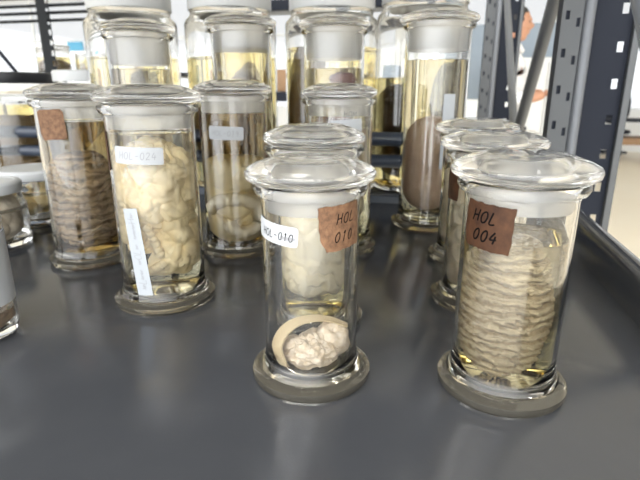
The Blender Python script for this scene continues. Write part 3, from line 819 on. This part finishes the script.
SV = [(0,0,.86,.150),(0,0,1.10,.140),(.0,0,1.28,.155),(-.012,0,1.425,.122),(-.006,0,1.485,.070),
      (-.01,.175,1.41,.078),(-.02,.235,1.14,.062),(.15,.18,1.165,.052),
      (-.01,-.175,1.41,.078),(-.03,-.245,1.13,.062),(.14,-.19,1.148,.052)]
SE = [(0,1),(1,2),(2,3),(3,4),(3,5),(5,6),(6,7),(3,8),(8,9),(9,10)]
sh = skin_mesh('shirt', SV, SE, 'coat', body)
cb = tube_bm([(.075, .0, 1.455), (.045, .062, 1.50), (-.03, .075, 1.525), (-.08, 0, 1.53), (-.03, -.075, 1.525), (.045, -.062, 1.50), (.075, .0, 1.455)], .018, 12)
obj('collar', cb, 'coat', sh)
TV = [(0,0,.93,.155),(0,.09,.86,.112),(.02,.10,.50,.078),(-.01,.10,.10,.062),(0,-.09,.86,.112),(.0,-.10,.50,.078),(-.03,-.10,.10,.062)]
skin_mesh('trousers', TV, [(0,1),(1,2),(2,3),(0,4),(4,5),(5,6)], 'trousers', body)
for s, w in ((1, (.255, .13, 1.18)), (-1, (.245, -.14, 1.17))):
    w = Vector(w); dirx = Vector((.95, -s*.28, .10)).normalized(); side = Vector((.28*s, .95, 0)).normalized(); up = Vector((0, 0, 1))
    hv = [(*w, .026, .020), (*(w+dirx*.05), .032, .017)]; he = [(0, 1)]
    hand = skin_mesh('hand', hv + [(*(w+dirx*.085), .036, .016)], [(0, 1), (1, 2)], 'skin', body, 1)
    for k, (off, ln) in enumerate(((-.028, .062), (-.009, .072), (.010, .068), (.027, .052))):
        b0 = w+dirx*.075+side*off
        fv = [(*b0, .0095), (*(b0+dirx*ln*.5-up*.008), .009), (*(b0+dirx*ln*.8-up*.024), .008), (*(b0+dirx*ln*.9-up*.042), .007)]
        skin_mesh('finger', fv, [(0, 1), (1, 2), (2, 3)], 'skin', hand, 1)
    t0 = w+dirx*.03-side*s*.024
    skin_mesh('thumb', [(*t0, .011), (*(t0+dirx*.03-side*s*.022-up*.004), .010), (*(t0+dirx*.056-side*s*.024-up*.014), .008)], [(0, 1), (1, 2)], 'skin', hand, 1)
for s in (1, -1):
    sv = [(-.05 if s > 0 else -.07, s*.105, .035, .045, .035), (.06, s*.108, .035, .048, .032), (.19, s*.112, .03, .042, .028)]
    skin_mesh('shoe', sv, [(0, 1), (1, 2)], 'black', body)

# ------------------------------------------------------------------ light, camera, view
w = bpy.data.worlds.new('overcast_sky'); scene.world = w; w.use_nodes = True
bg = w.node_tree.nodes['Background']; bg.inputs['Color'].default_value = (.95, .975, 1, 1)
# overcast sky, brighter towards the veiled sun behind the viewer
wn = w.node_tree; tcw = wn.nodes.new('ShaderNodeTexCoord'); dt = wn.nodes.new('ShaderNodeVectorMath'); dt.operation = 'DOT_PRODUCT'
dt.inputs[1].default_value = Vector((-.42, -.72, .55)).normalized()
mr = wn.nodes.new('ShaderNodeMapRange'); mr.interpolation_type = 'SMOOTHSTEP'
mr.inputs['From Min'].default_value = .25; mr.inputs['From Max'].default_value = 1.0; mr.inputs['To Min'].default_value = SKY_LOW; mr.inputs['To Max'].default_value = SKY_HIGH
wn.links.new(tcw.outputs['Generated'], dt.inputs[0]); wn.links.new(dt.outputs['Value'], mr.inputs['Value']); wn.links.new(mr.outputs['Result'], bg.inputs['Strength'])

def area(name, loc, target, sx, sy, power, c=(1, .97, .92)):
    l = bpy.data.lights.new(name, 'AREA'); l.shape = 'RECTANGLE'; l.size = sx; l.size_y = sy; l.energy = power; l.color = c
    o = bpy.data.objects.new(name, l); col.objects.link(o); o.location = loc
    o.rotation_euler = (Vector(target)-Vector(loc)).to_track_quat('-Z', 'Y').to_euler(); return o
for d_, pw in ((-2.02, 30), (-1.68, 30)):
    L = rackpt(-.55, d_, 1.95); T = rackpt(-.55, d_+.9, .9)
    l = area('ceiling_lamp', L, T, 2.6, .22, pw)
    l.rotation_euler = (R(40), 0, YAW)
cam = bpy.data.cameras.new('camera'); co = bpy.data.objects.new('camera', cam); col.objects.link(co)
co.location = (0, 0, .25); co.rotation_euler = (R(90-16.6), 0, 0)
cam.sensor_width = 36; cam.lens = 36*500/640; cam.clip_start = .01; cam.clip_end = 200
cam.dof.use_dof = True; cam.dof.focus_distance = .47; cam.dof.aperture_fstop = 9.5
scene.camera = co
scene.view_settings.view_transform = 'Standard'; scene.view_settings.look = 'None'
scene.view_settings.exposure = -.32; scene.view_settings.gamma = 1; scene.view_settings.use_curve_mapping = False
cy = scene.cycles
cy.max_bounces = 32; cy.transmission_bounces = 32; cy.glossy_bounces = 12; cy.diffuse_bounces = 5; cy.transparent_max_bounces = 24
cy.caustics_reflective = True; cy.caustics_refractive = True; cy.blur_glossy = .5
cy.sample_clamp_indirect = 0
